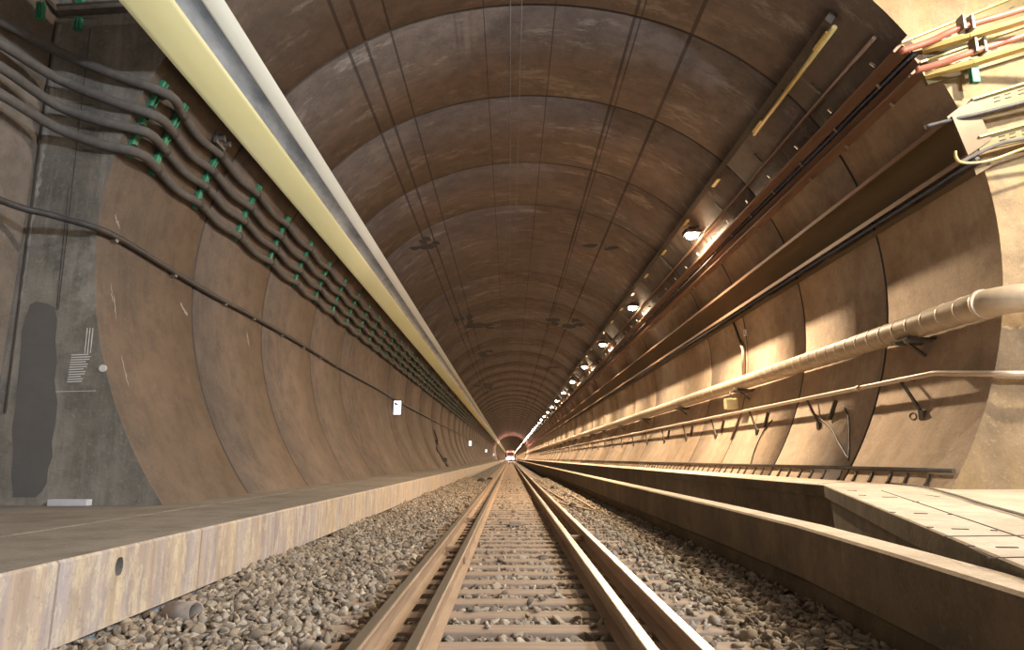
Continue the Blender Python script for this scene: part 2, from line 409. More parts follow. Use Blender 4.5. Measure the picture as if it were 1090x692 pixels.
# shallow slots cut in the slab top and saw-cut joint lines
def onslab(px, py):
    p = atZ(px, py, ZS)
    for _ in range(4): p = atZ(px, py, slab_z(p.y)+.002)
    return p
mb = MB()
for a, b in (((938, 522), (1090, 573)), ((1002, 571), (1090, 570)), ((866, 509), (1000, 529)), ((870, 515), (905, 513)), ((1030, 582), (1055, 594)), ((1050, 594), (1090, 593))):
    p, q = onslab(*a), onslab(*b); mb.bar(p, q, .007, .004)
for (x, y, w) in ((947, 529, 16), (980, 546.5, 14), (1022, 563, 17), (1072, 582.5, 22), (1012, 547.5, 7), (990, 561, 7), (1034, 581, 7), (1058, 564.5, 7), (918, 527, 8), (975, 534, 7), (907, 522, 10), (950, 545, 7)):
    mb.bar(onslab(x-w/2, y), onslab(x+w/2, y+.3), .022, .004)
struct(mb.build('trim_2', M['seal']), 'cut joints and lifting slots in the right walkway slab')
# cable lying on the slab
tag(MB().tube(smooth_path([onslab(905, 511)+Vector((0, 0, .015)), onslab(972, 518)+Vector((0, 0, .015)), onslab(1011, 527)+Vector((0, 0, .015)), onslab(1048, 539)+Vector((0, 0, .015)), onslab(1090, 551)+Vector((0, 0, .015)), onslab(1180, 582)+Vector((0, 0, .015))], 6), .011, 8).build('floor_cable', M['cable2']),
    'thin dark cable lying across the pale right walkway slab', 'cable')

# ------------------------------------------------------------------ track
RX = [-.718, -.449, .645, .897]
ZR = .15
def rail_outline(x):
    h = ZR
    L = [(-.065, 0), (.065, 0), (.065, .010), (.012, .028), (.009, .100), (.034, .112), (.036, .140), (.030, h-.002), (.024, h), (-.024, h), (-.030, h-.002), (-.036, .140), (-.034, .112), (-.009, .100), (-.012, .028), (-.065, .010)]
    return [(x+a, b) for a, b in L]
rl = ['left outermost running rail with shiny head', 'second rail from the left, inside the left pair', 'third rail from the left, inside the right pair, shadow at its foot', 'right outermost running rail nearest the kerb wall']
rails = []
for i, x in enumerate(RX):
    mis = [0]*16
    for k in (7, 8, 9): mis[k] = 1
    o = MB().sweep(rail_outline(0), [-5, YEND], mis=mis).build('rail', [M['rail_rust'], M['rail_top']])
    o.location = (x, 0, .005); tag(o, rl[i], 'rail', 'four rails of the interlaced track'); rails.append(o)
for y, i in ((7.2, 0), (10.6, 0), (8.2, 2)):
    MB().box((.04, y, .03), (.229, y+.07, .09), bev=.01).build('spacer_block', M['rail_rust'], rails[i])
# bolted joint plate on the inner left rail
MB().box((.014, 6.45, .03), (.034, 7.05, .098), bev=.006).build('joint_plate', M['rail_rust'], rails[1])
sl = MB().box((-1.265, -.095, -.13), (1.265, .095, 0), bev=.012).build('sleeper', M['sleeper'])
sl.location = (.115, 2.3, 0)
tag(sl, 'brown wooden sleeper bedded in the stones under the four rails', 'sleeper', 'sleepers of the track')
sy = [3.845-.386*4+.386*k for k in range(300)]
for k, y in enumerate(sy):
    o = sl if k == 0 else copy_tree(sl); o.location = (.115+random.uniform(-.012, .012), y+random.uniform(-.008, .008), random.uniform(-.006, .004))
    o.rotation_euler = (0, 0, random.uniform(-.005, .005))
far = MB()
y = sy[-1]+.386
while y < 190: far.box((-1.15, y-.09, -.1), (1.38, y+.09, 0)); y += .386
tag(far.build('sleeper', M['sleeper']), 'far run of sleepers near the vanishing point', 'sleepers', kind='stuff')

# ballast stones
def ico():
    bm = bmesh.new(); bmesh.ops.create_icosphere(bm, subdivisions=1, radius=1)
    v = np.array([q.co[:] for q in bm.verts]); f = np.array([[q.index for q in fc.verts] for fc in bm.faces]); bm.free(); return v, f
def ico2():
    bm = bmesh.new(); bmesh.ops.create_icosphere(bm, subdivisions=2, radius=1)
    v = np.array([q.co[:] for q in bm.verts]); f = np.array([[q.index for q in fc.verts] for fc in bm.faces]); bm.free(); return v, f
def stones(name, y0, y1, dens, rr, base, label):
    V, Fc = base; area = 4.5*(y1-y0); n = int(area*dens)
    P = np.stack([RNG.uniform(-2.36, 2.16, n), RNG.uniform(y0, y1, n)], 1)
    rad = RNG.uniform(rr[0], rr[1], n)*(.75+.5*RNG.random(n)**2)
    # height: heaped toward the sides, low between the rails, low over sleepers inside the track
    x, yy = P[:, 0], P[:, 1]
    insl = np.abs(((yy-sy[0]+.193) % .386)-.193) < .10
    mid = (x > -.40) & (x < .60); pairs = ((x > -.70) & (x < -.46)) | ((x > .66) & (x < .88))
    on_sl = (x > -1.15) & (x < 1.38) & insl
    keep = np.ones(n, bool)
    keep &= ~(on_sl & mid & (RNG.random(n) > .012))
    keep &= ~(on_sl & pairs)
    keep &= ~(on_sl & ~mid & (RNG.random(n) > .22*np.clip((np.abs(x-.115)-.7)*2, .15, 2.4)))
    for rx in RX: keep &= np.abs(x-rx) > .075
    z = np.full(n, -.035)+RNG.uniform(-.03, .02, n)
    z = np.where(x < -1.1, z+.03+.05*np.clip((-x-1.1)/1.2, 0, 1)*np.sin(yy*.8+x*3)**2, z)
    z = np.where(x > 1.3, z+.03, z)
    z = np.where(on_sl, rad*.45+.0, z)
    z = np.where(pairs, -.045+RNG.uniform(-.02, .02, n), z)
    P, rad, z = P[keep], rad[keep], z[keep]; n = len(rad); nv = len(V)
    A = RNG.normal(size=(n, 3, 3)); Q, _ = np.linalg.qr(A)
    sc = np.stack([RNG.uniform(.85, 1.3, n), RNG.uniform(.7, 1.05, n), RNG.uniform(.55, .9, n)], 1)
    vv = V[None]*(1+RNG.uniform(-.10, .10, (n, nv))[..., None])
    for _ in range(7):
        pn = RNG.normal(size=(n, 3)); pn /= np.linalg.norm(pn, axis=1)[:, None]; pd = RNG.uniform(.28, .62, n)
        e = np.maximum(0, np.einsum('nvi,ni->nv', vv, pn)-pd[:, None]); vv = vv-e[..., None]*pn[:, None, :]
    vv = vv*sc[:, None, :]*rad[:, None, None]*1.38
    vv = np.einsum('nvi,nij->nvj', vv, Q); vv[..., 2] *= .85
    vv[..., 0] += P[:, 0, None]; vv[..., 1] += P[:, 1, None]; vv[..., 2] += z[:, None]
    ff = (Fc[None]+(np.arange(n)*nv)[:, None, None]).reshape(-1, 3)
    me = bpy.data.meshes.new(name); me.vertices.add(n*nv); me.vertices.foreach_set('co', vv.reshape(-1).astype(np.float32))
    me.loops.add(len(ff)*3); me.loops.foreach_set('vertex_index', ff.reshape(-1).astype(np.int32))
    me.polygons.add(len(ff)); me.polygons.foreach_set('loop_start', (np.arange(len(ff))*3).astype(np.int32)); me.polygons.foreach_set('loop_total', np.full(len(ff), 3, np.int32))
    me.update(calc_edges=True); me.materials.append(M['stone'])
    o = bpy.data.objects.new(name, me); COL.objects.link(o); tag(o, label, 'ballast', kind='stuff'); return o
stones('track_ballast', 1.8, 5.6, 900, (.024, .036), ico2(), 'loose broken ballast stones nearest the camera')
stones('track_ballast', 5.6, 12, 780, (.024, .037), ico2(), 'loose broken ballast stones in the middle distance')
stones('track_ballast', 12, 34, 420, (.028, .044), ico(), 'loose broken ballast stones far down the track')

# small yellow-brown transponder box between the rails
p = atZ(549, 556, .05)
t = empty('track_transponder', (p.x, p.y, .0), 'small brown box fixed on the sleepers between the rails', 'box')
MB().box((-.095, -.12, .0), (.095, .12, .075), bev=.012).build('body', M['sleeper'], t)
MB().box((-.12, -.03, .0), (.12, .03, .012)).build('mounting_strap', M['steel'], t)
# broken pipe stub in the left ballast
p = atZ(205, 656, .02)
def stub():
    mb = MB(); n = 20; a = Vector((p.x-.17, p.y+.05, .03)); b = Vector((p.x+.03, p.y-.03, .05)); T = (b-a).normalized(); u = T.cross(Vector((0, 0, 1))).normalized(); w = u.cross(T)
    vs = []
    for q, r in ((a, .066), (b, .066), (b, .053), (a, .053)):
        vs += [q+(u*math.cos(2*PI*k/n)+w*math.sin(2*PI*k/n))*r for k in range(n)]
    fs = [(i*n+k, i*n+(k+1) % n, ((i+1) % 4)*n+(k+1) % n, ((i+1) % 4)*n+k) for i in range(4) for k in range(n)]
    return mb.add(vs, fs, 0, True)
tag(stub().build('drain_pipe', M['clay']), 'short open clay drain pipe lying in the ballast by the left walkway', 'pipe')
# sticks and scrap on the right ballast
for k, (a, b, lab) in enumerate((((600, 522), (634, 543), 'long pale stick lying on the right ballast by the kerb'), ((598, 536), (632, 544), 'short pale stick crossing the longer one on the right ballast'), ((577, 518), (600, 532), 'far thin stick on the right ballast'))):
    q0, q1 = atZ(*a, .03), atZ(*b, .03); tag(MB().bar(q0, q1, .05, .03).build('wooden_stick', M['sleeper']), lab, 'stick')
def rock(px, py, s, lab):
    V, Fc = ico2(); q = atZ(px, py, .0); v = V*(1+RNG.uniform(-.22, .22, len(V)))[:, None]*np.array([s*1.2, s, s*.7])
    o = MB().add(v.tolist(), Fc.tolist()).build('scrap_lump', M['dark_steel']); o.location = (q.x, q.y, s*.3); tag(o, lab, 'debris', 'dark lumps on the ballast')
rock(513, 513, .17, 'dark lump on the left ballast far ahead'); rock(522, 511, .13, 'smaller dark lump right of the other on the left ballast')
rock(603, 529, .10, 'dark lump beside the pale sticks, nearer of two'); rock(590, 521, .12, 'dark lump beside the pale sticks, farther of two')
rock(611, 540, .09, 'dark lump just left of the crossed sticks')

# ------------------------------------------------------------------ left: cables, cleats
ST = [7.85, 8.4, 9.65, 11.2, 12.8, 14.4]
while ST[-1] < 75: ST.append(ST[-1]+1.6)
CR = [-.955, -1.035, -1.12, -1.22]
CPOL = [wr(r, .10) for r in CR]
bends = [[(-40, 8), (0, 22), (60, 54), (120, 79), (180, 101)], [(-40, 28), (0, 46), (60, 83), (120, 108), (167, 124)], [(-40, 54), (0, 71), (60, 112), (110, 130), (156, 141)], [(-40, 82), (0, 100), (60, 136), (105, 153), (148, 163)]]
names = ['topmost', 'second from top', 'third from top', 'lowest']
for i, (x, z) in enumerate(CPOL):
    pts = []
    bb = bends[i]; y1 = 8.0
    for k, (px, py) in enumerate(bb):
        y = [6.45, 6.68, 7.40, 7.55, 7.78][k]; pts.append(atY(px, py, y))
    pts.insert(0, pts[0]+Vector((-.5, -1.2, .12)))
    for j in range(1, len(ST)):
        if j > 1:
            m = (ST[j-1]+ST[j])/2; pts.append(Vector((x-.02, m, z-.055)))
        pts.append(Vector((x, ST[j], z)))
    pts.append(Vector((x, 230, z)))
    tag(MB().tube(smooth_path(pts, 4), .063, 10).build('power_cable', M['cable']), f'thick grey power cable on the left wall, {names[i]} of the four', 'cable', 'four sagging power cables on the left wall')
# cleat racks: a green rack strip with four cleats, following the wall curve
def rack(first):
    root = empty('cable_rack', (0, 0, 0), '', 'cable rack', 'green cable racks on the left wall')
    pol = [wr(r, .0) for r in (-.92, -.955, -1.0, -1.035, -1.08, -1.12, -1.17, -1.22, -1.27)]
    mb = MB()
    for a, b in zip(pol[:-1], pol[1:]):
        ca = Vector((CX-a[0], 0, CZ-a[1])).normalized(); va = Vector((a[0], 0, a[1])); vb = Vector((b[0], 0, b[1]))
        mb.bar(va+ca*.03, vb+ca*.03, .05, .05)
        mb.bar(va+ca*.03+Vector((0, .07, 0)), vb+ca*.03+Vector((0, .07, 0)), .02, .06)
    mb.build('rack_strip', M['green'], root)
    for x, z in CPOL:
        c = Vector((CX-x, 0, CZ-z)).normalized(); v = Vector((x, 0, z))
        MB().tube([v+Vector((0, -.05, 0)), v+Vector((0, .05, 0))], .068, 12).build('cleat', M['cable2'], root)
    return root
rk = rack(True)
for k, y in enumerate(ST):
    o = rk if k == 0 else copy_tree(rk); o.location = (0, y, 0)
    o['label'] = ['green cable rack nearest the camera, where the power cables bend into the bore', 'second nearest green cable rack, just past the cable bend', 'third nearest green cable rack on the left wall', 'fourth nearest green cable rack on the left wall', 'fifth nearest green cable rack on the left wall'][k] if k < 5 else 'green cable rack in the distant part of the row on the left wall'
# lower single cable
pts = [atY(-60, 196, 6.3), atY(0, 213, 6.9), atY(55, 229, 7.3)]+[wall(*q, .05) for q in ((100, 242), (129, 255), (186, 290), (230, 316), (275, 340), (327, 370), (359, 390), (409, 418), (423, 427), (462, 448))]
xx, zz = wr(-2.05, .05); pts += [Vector((xx, y, zz)) for y in (60, 90, 230)]
pts[0] = pts[1]+Vector((-.35, -1.5, .1))
tag(MB().tube(smooth_path(pts, 6), .042, 8).build('communication_cable', M['cable2']), 'single dark cable running low along the left wall', 'cable')
for k, q in enumerate(((123, 252), (186, 290), (240, 321), (270, 337), (300, 355), (323, 368), (341, 379), (358, 389))):
    c = wall(*q, .045); o = MB().box((-.07, -.03, -.075), (.03, .03, -.03), bev=.006).box((-.07, -.03, -.06), (-.045, .03, .075)).build('cable_clip', M['steel']); o.location = c
    tag(o, 'small steel clip under the low left cable, '+['nearest the camera', 'second nearest', 'third nearest', 'fourth nearest', 'fifth nearest', 'sixth nearest', 'seventh nearest', 'farthest visible'][k], 'clip', 'clips of the low left cable')

# steel channel and green clips at the upper left
a, b = atY(62, 12, Y0-.08), atY(172, 5, Y0-.08)
ch = empty('steel_channel', a, 'grey horizontal steel channel at the top of the left end wall', 'channel')
MB().bar((0, 0, 0), b-a, .10, .06).build('web', M['steel'], ch)
MB().bar(Vector((0, -.04, .05)), b-a+Vector((0, -.04, .05)), .02, .04).build('flange', M['dark_steel'], ch)
MB().bar(Vector((0, -.02, -.02)), atY(35, -15, 7.3)-a, .06, .05).build('brace', M['dark_steel'], ch)
for k, (x0, y0, x1, y1, lab) in enumerate(((84, 19, 82, 32, 'green clip just below the grey steel channel'), (85, -4, 85, 8, 'green clip just above the grey steel channel'), (44, 3, 42, 20, 'leftmost green clip, beside the channel end'))):
    q0, q1 = atY(x0, y0, Y0-.06 if k < 2 else 7.1), atY(x1, y1, Y0-.06 if k < 2 else 7.1)
    mb = MB()
    for s_ in (-.035, 0, .035): mb.bar(q0+Vector((s_, 0, 0)), q1+Vector((s_, 0, 0)), .018, .05)
    tag(mb.build('green_clip', M['green']), lab, 'clip')
# white chalk tally, disc and seam strips on the left end wall
yw = Y0-.004
mb = MB()
for k in range(12):
    yy_ = 378+k*2.6; xa = 76-k*.4; xb = 97-k*.9-(3 if k % 3 == 0 else 0); mb.bar(atY(xa, yy_, yw), atY(xb, yy_-.8, yw), .004, .012)
for xa in (92, 95, 98): mb.bar(atY(xa+1, 349, yw), atY(xa-2, 376, yw), .004, .008)
mb.bar(atY(58, 417, yw), atY(102, 416, yw), .004, .006)
tag(mb.build('chalk_tally', M['chalk']), 'white chalk tally strokes on the grey left end wall', 'chalk marks')
c = atY(109, 392, Y0-.02)
tag(MB().tube([c, c+Vector((0, .02, 0))], .042, 20).build('survey_disc', M['chalk']), 'small white survey disc on the left end wall', 'disc')
mb = MB()
mb.bar(atY(60, 18, yw), atY(6, 440, yw), .006, .05)
struct(mb.build('trim_3', M['seal']), 'vertical joint at the left corner of the end wall')
mb = MB()
for (x0, y0, x1, y1) in ((73, 200, 60, 330), (96, 30, 62, 330), (58, 18, 100, 20), (78, 110, 100, 112)): mb.bar(atY(x0, y0, yw), atY(x1, y1, yw), .004, .008)
struct(mb.build('trim_4', M['seal']), 'formwork lines on the left end wall')
rg = random.Random(3); mb = MB()
L_, R2 = [], []
for k in range(60):
    y_ = 26+k*5; x_ = 64-(y_-18)*.139; L_.append(atY(x_+rg.uniform(-1.5, .8), y_, Y0-.005)); R2.append(atY(x_+rg.uniform(1.2, 5)*(1 if k < 38 else .5), y_, Y0-.005))
mb.add(L_+R2, [(k, k+1, 61+k, 60+k) for k in range(59)])
for x0_, y0_, x1_, y1_, w_ in ((122, 228, 128, 244, 3), (121, 312, 124, 342, 2), (129, 378, 137, 412, 2), (118, 300, 120, 322, 1.2), (192, 322, 199, 336, 5), (262, 350, 266, 372, 1), (131, 252, 128, 262, 2)):
    L_, R2 = [], []
    for k in range(9):
        t_ = k/8; cx_ = x0_+(x1_-x0_)*t_+rg.uniform(-.5, .5); cy_ = y0_+(y1_-y0_)*t_; ww = w_*math.sin(PI*(t_*.9+.05))*rg.uniform(.15, .6)
        L_.append(wall(cx_-ww, cy_, .004)); R2.append(wall(cx_+ww*.8, cy_, .004))
    mb.add(L_+R2, [(k, k+1, 10+k, 9+k) for k in range(8)])
struct(mb.build('trim_7', mottled('lime_bloom', (.24, .225, .21), (.44, .42, .40), 9, .9), fix=False), 'pale lime bloom beside the corner joint')
gb = wall(236, 150, .06); g_ = empty('wall_bracket', gb, 'small pale steel bracket on the bore wall between the power cables and the trough', 'bracket')
MB().box((-.06, -.16, -.10), (.0, .16, .10), bev=.01).build('plate', M['steel'], g_)
MB().box((.0, -.12, -.05), (.10, -.06, .05), bev=.01).box((.0, .06, -.05), (.10, .12, .05), bev=.01).build('lug', M['steel'], g_)
# darker repair patch on the left end wall (a coat of grey mortar)
def patch():
    q = [(32, 324), (38, 321), (50, 323), (58, 327), (61, 340), (59, 362), (61, 385), (58, 405), (61, 428), (59, 452), (55, 470), (56, 486), (51, 500), (50, 514), (44, 524), (38, 529), (14, 529), (12, 505), (14, 480), (13, 455), (17, 430), (19, 405), (22, 378), (23, 352), (28, 336)]
    mb = MB(); vs = [atY(*a, Y0-.006) for a in q]; n = len(vs); vs2 = [v+Vector((0, .01, 0)) for v in vs]
    return mb.add(vs+vs2, [tuple(range(n))]+[(i, (i+1) % n, n+(i+1) % n, n+i) for i in range(n)])
struct(patch().build('trim_5', mottled('mortar_patch', (.125, .12, .115), (.15, .145, .14), 3, .85)), 'dark grey mortar patch on the left end wall')
# white block on the walkway at the foot of the wall
p = atZ(115, 534, ZB)
tag(MB().box((-.22, -.05, 0), (.22, .05, .07), bev=.008).build('concrete_block', M['white']), 'small white block at the foot of the left end wall', 'block').location = (p.x, min(p.y, Y0-.08), ZB)

# long trough hung under the crown on the left: cream rail, blue-grey panel, white rail
def trough():
    root = empty('hung_trough', (0, 0, 0), 'long cream and blue-grey trough hung along the upper left of the bore', 'trough')
    ra, rb, rc, rd = .855, .733, .675, .624
    def pt(r, D):
        k = math.atan(r/math.cos(PITCH)); return Vector((-math.sin(k)*D, 0, CAMZ+math.cos(k)*D))
    D = 6.38; A, B, C_, E_ = pt(ra, D+.10), pt(rb, D), pt(rc, D), pt(rd, D+.04)
    ys = [-6.5, 600]
    def tub(a, b, depth=.12, bul=.03):
        n = (Vector((0, 0, CAMZ))-(a+b)/2).normalized(); out = []
        for i in range(9):
            t = i/8; q = a.lerp(b, t)+n*bul*math.sin(PI*t); out.append((q.x, q.z))
        for q in (b-n*depth, a-n*depth): out.append((q.x, q.z))
        return out
    MB().sweep(tub(A, B), ys, smooth=True).build('cream_rail', M['cream'], root)
    MB().sweep(tub(C_, E_, bul=.025), ys, smooth=True).build('white_rail', M['white_en'], root)
    MB().sweep(tub(B-(B-A)*.02, C_+(E_-C_)*.02, bul=-.03, depth=.10), ys).build('centre_panel', M['blue_panel'], root)
    up = Vector((.25, 0, .97))
    n = (Vector((0, 0, CAMZ))-B).normalized()
    MB().sweep([((A-n*.12).x, (A-n*.12).z), ((E_-n*.12).x, (E_-n*.12).z), ((E_-n*.30).x, (E_-n*.30).z), ((A-n*.34).x, (A-n*.34).z)], ys).build('back_housing', M['dark_steel'], root)
    k = 0
    for y in [8.6+3.4*i for i in range(40)]:
        q = A.lerp(B, .4)-n*.3; x, z = wr(-.80, -.02)
        MB().bar((q.x, y, q.z), (x, y, z), .06, .04).build('hanger', M['steel'], root)
    return root
trough()

# left wall signs
def sign(first):
    root = empty('exit_sign', (0, 0, 0), '', 'sign', 'lit signs along the left wall')
    MB().box((-.19, 0, -.33), (.19, .10, .33), bev=.012).build('housing', M['dark_steel'], root)
    f = MB().box((-.155, -.008, -.29), (.155, .001, .29)).build('sign_face', M['sign_lit'], root)
    g = MB()
    Yf = -.012
    def poly(pts, mi=0):
        n = len(pts); vs = [(x, Yf, z) for x, z in pts]+[(x, Yf+.006, z) for x, z in pts]
        g.add(vs, [tuple(range(n))]+[(i, (i+1) % n, n+(i+1) % n, n+i) for i in range(n)], mi)
    poly([(-.13, .15), (-.12, .21), (-.05, .20), (.0, .16), (.06, .12), (.05, .10), (-.02, .12), (-.08, .11)])
    g.build('running_arrow', M['sign_ink'], root)
    g = MB()
    for zz, w in ((.05, .05), (-.02, .08), (-.10, .06), (-.18, .09), (-.25, .05)): poly([(-w, zz), (w, zz), (w, zz+.022), (-w, zz+.022)])
    g.build('lettering', M['sign_grey'], root)
    return root
sg = sign(1)
for k, (px, py) in enumerate(((423, 434), (500.5, 472), (517.5, 480), (525.5, 484))):
    p = wall(px, py, .22); o = sg if k == 0 else copy_tree(sg); o.location = p
    o['label'] = ['lit white sign nearest the camera on the left wall', 'second lit white sign along the left wall', 'third lit white sign along the left wall', 'farthest lit white sign on the left wall'][k]
# loose loop of cable on the left wall
pts = [wall(*q, .04) for q in ((462, 458), (466, 470), (465, 478), (469, 484), (472, 490), (475, 494), (479, 500), (482, 502))]
r_ = empty('loose_cable', pts[0], 'loose dark cable dangling down the left wall beyond the first sign', 'cable')
MB().tube([q-pts[0] for q in smooth_path(pts, 5)], .05, 6).build('cable', M['cable2'], r_)
q = wall(474, 490, .08)-pts[0]; MB().box(q-Vector((.12, .12, .14)), q+Vector((.12, .12, .14)), bev=.02).build('connector', M['dark_steel'], r_)
q = wall(465, 470, .08)-pts[0]; MB().box(q-Vector((.10, .1, .22)), q+Vector((.10, .1, .12)), bev=.02).build('connector', M['dark_steel'], r_)

# ------------------------------------------------------------------ crown wires
for x_, lab in ((0.0, 'thin wire along the crown of the ceiling, left of two'), (.19, 'thin wire along the crown of the ceiling, right of two')):
    zt = CAMZ+7.45; tag(MB().tube([(x_, Y0-.1, zt), (x_, 235, zt)], .009, 6).build('crown_wire', M['steel']), lab, 'wire', 'thin wires along the crown')
# dark painted marks on the vault
mb = MB()
def blob(px, py, w, h, seed):
    rg = random.Random(seed)
    for k in range(7):
        cx_, cy_ = px+rg.uniform(-w, w), py+rg.uniform(-h, h); q = []
        n = 9
        for i in range(n):
            a = 2*PI*i/n; r = rg.uniform(.5, 1); q.append(wall(cx_+math.cos(a)*w*.45*r, cy_+math.sin(a)*h*.55*r, .004))
        mb.add(q, [tuple(range(n))])
blob(452, 260, 14, 6, 1); blob(492, 341, 9, 6, 2); blob(510, 346, 16, 3, 3); blob(640, 263, 18, 3, 4); blob(603, 345, 16, 5, 5); blob(515, 411, 10, 3, 6); blob(520, 376, 12, 3, 8); blob(585, 392, 10, 2, 9)
struct(mb.build('trim_6', M['graffiti'], fix=False), 'dark damp and soot marks on the vault')

# ------------------------------------------------------------------ right: trunking, trays, conduits
def rbox(name, ra, rb, off, depth, y0, y1, m, parent=None, lip=0.0):
    a, b = wr(ra, off), wr(rb, off); a2, b2 = wr(ra, off-depth), wr(rb, off-depth)
    return MB().sweep([a, b, b2, a2], [y0, y1]).build(name, m, parent)
def rtube(name, r, off, rad, y0, y1, m, parent=None):
    x, z = wr(r, off); return MB().tube([(x, y0, z), (x, y1, z)], rad, 10).build(name, m, parent)
t = empty('cable_trunking', (0, 0, 0), 'wide olive trunking box above the pale lit band on the right wall', 'trunking')
rbox('trunk_body', 1.30, 1.50, .20, .18, 7.42, 600, M['trunk'], t)
rbox('top_lip', 1.278, 1.30, .385, .37, 7.44, 600, M['tray'], t)
rbox('bottom_lip', 1.50, 1.53, .36, .34, 7.44, 600, M['tray'], t)
rbox('end_plate', 1.29, 1.51, .36, .35, 7.40, 7.43, M['trunk'], t)
t = empty('lower_tray', (0, 0, 0), 'narrow brown cable tray directly under the wide olive trunking', 'tray')
rbox('tray_body', 1.60, 1.645, .26, .22, 7.5, 600, M['trunk'], t)
rtube('cable', 1.56, .22, .03, 7.45, 600, M['cable2'], t)
t = empty('upper_tray', (0, 0, 0), 'brown cable tray second above the olive trunking', 'tray')
rbox('tray_body', .947, .985, .20, .12, 7.6, 600, M['tray'], t)
rbox('lip', .938, .947, .37, .34, 7.6, 600, M['tray'], t)
t2 = empty('middle_tray', (0, 0, 0), 'brown cable tray just above the olive trunking', 'tray')
rbox('tray_body', 1.01, 1.085, .20, .12, 7.6, 600, M['tray'], t2)
rbox('lip', 1.040, 1.049, .42, .38, 7.6, 600, M['tray'], t2)
rtube('cable', .998, .16, .03, 7.6, 600, M['cable2'], t2)
t3 = empty('thin_conduit', (0, 0, 0), 'thin conduit above the brown trays, below the floodlights', 'conduit')
rtube('tube', .865, .08, .03, 8, 600, M['tray'], t3)
t4 = empty('crown_trunking', (0, 0, 0), 'dark trunking with a yellow edge strip above the floodlights', 'trunking')
rbox('trunk_body', .715, .738, .20, .18, 8.2, 600, M['dark_steel'], t4)
# clips along these runs (parts)
for k in range(34):
    y = 8.3+k*1.25
    a, b = wr(.985, .36), wr(1.005, .30)
    for (ra, rb, tt, off) in ((.93, .91, t, .10), (1.0, .98, t2, .24), (1.09, 1.07, t2, .24)):
        a, b = wr(ra, off), wr(rb, off)
        MB().bar((a[0], y, a[1]), (b[0], y+.02, b[1]), .03, .03).build('clip', M['hand'], tt)
    if k % 2 == 0:
        a, b = wr(.745, .21), wr(.745, .02)
        MB().box((a[0]-.05, y, a[1]-.03), (a[0]+.03, y+.42, a[1]+.0), bev=.006).build('yellow_strip', M['yellow'], t4)
    a, b = wr(.80, .03), wr(.83, .03)
    if k % 2: MB().bar((a[0], y, a[1]), (wr(.85, .03)[0], y, wr(.85, .03)[1]), .03, .03).build('wall_tie', M['steel'], t3)
a, b = wr(.752, .2), wr(.752, .0)
MB().tube([(a[0], 8.2, a[1]), (a[0], 11.3, a[1])], .04, 8).build('yellow_strip', M['yellow'], t4)

# recess side: red conduits, yellow trays, cables
def cpath(pts, y): return [atY(px, py, y if not isinstance(y, list) else y[i]) for i, (px, py) in enumerate(pts)]
def red(pts, clampx, lab, strip):
    P = cpath(pts, [7.52, 7.42, 7.3, 7.15, 6.9][:len(pts)])
    r0 = empty('red_conduit', P[0], lab, 'conduit')
    MB().tube([q-P[0] for q in smooth_path(P, 5)], .042, 12).build('tube', M['red_cond'], r0)
    cl = atY(*clampx, 7.28)-P[0]
    c = MB()
    for s_ in (-.06, .05):
        c.box(cl+Vector((s_-.018, -.07, -.10)), cl+Vector((s_+.018, .06, .10)), bev=.006)
    c.box(cl+Vector((-.06, .045, -.09)), cl+Vector((.06, .06, .09)))
    c.build('clamp', M['steel'], r0)
    Q = cpath(strip, [7.5, 7.2, 6.9][:len(strip)])
    mb = MB()
    for a, b in zip(Q[:-1], Q[1:]): mb.bar(a-P[0]+Vector((0, .06, 0)), b-P[0]+Vector((0, .06, 0)), .10, .055)
    mb.build('yellow_tray', M['yellow'], r0)
    return r0
red([(958, 55), (990, 44), (1021, 30), (1090, 9), (1160, -18)], (1028, 26), 'upper red conduit with clamp at the top right', [(985, 51), (1036, 36), (1100, 16)])
red([(975, 75), (1000, 68), (1030, 57), (1090, 38), (1160, 15)], (1041, 50), 'lower red conduit with clamp at the top right', [(988, 78), (1040, 64), (1100, 45)])
def strip_panel(q, lab, yy=7.42):
    P = [atY(*a, yy) for a in q]; n = 4; vs = [p_-P[0] for p_ in P]+[p_-P[0]+Vector((0, .05, 0)) for p_ in P]
    r0 = empty('yellow_tray', P[0], lab, 'tray')
    MB().add(vs, [(0, 1, 2, 3), (4, 5, 6, 7)]+[(i, (i+1) % 4, 4+(i+1) % 4, 4+i) for i in range(4)]).build('panel', M['olive'], r0)
    MB().bar(vs[0]+Vector((0, -.02, 0)), vs[1]+Vector((0, -.02, 0)), .05, .022).build('rim', M['yellow'], r0)
    mb = MB()
    for f_ in (.2, .3, .42, .55, .7): 
        a = vs[0].lerp(vs[1], f_)+(vs[3]-vs[0])*.35; mb.bar(a+Vector((0, -.004, 0)), a+(vs[1]-vs[0]).normalized()*.08+Vector((0, -.004, 0)), .006, .012)
        mb.bar(a+Vector((0, -.004, -.05)), a+(vs[1]-vs[0]).normalized()*.08+Vector((0, -.004, -.05)), .006, .012)
    mb.build('slots', M['seal'], r0)
strip_panel([(1033, 107), (1150, 71), (1150, 92), (1036, 121)], 'upper slotted yellow tray beside the right end wall')
strip_panel([(1040, 147), (1150, 117), (1150, 136), (1043, 161)], 'lower slotted yellow tray beside the right end wall')
tag(MB().tube(smooth_path(cpath([(985, 135), (1008, 129), (1035, 123), (1090, 109), (1150, 92)], [7.5, 7.45, 7.38, 7.3, 7.2]), 5), .028, 8).build('recess_cable', M['cable2']), 'dark cable under the upper yellow tray', 'cable')
tag(MB().tube(smooth_path(cpath([(1022, 173), (1040, 164), (1062, 154), (1090, 148), (1150, 140)], 7.33), 5), .022, 8).build('recess_cable', M['cable']), 'grey cable arching in front of the lower yellow tray', 'cable')
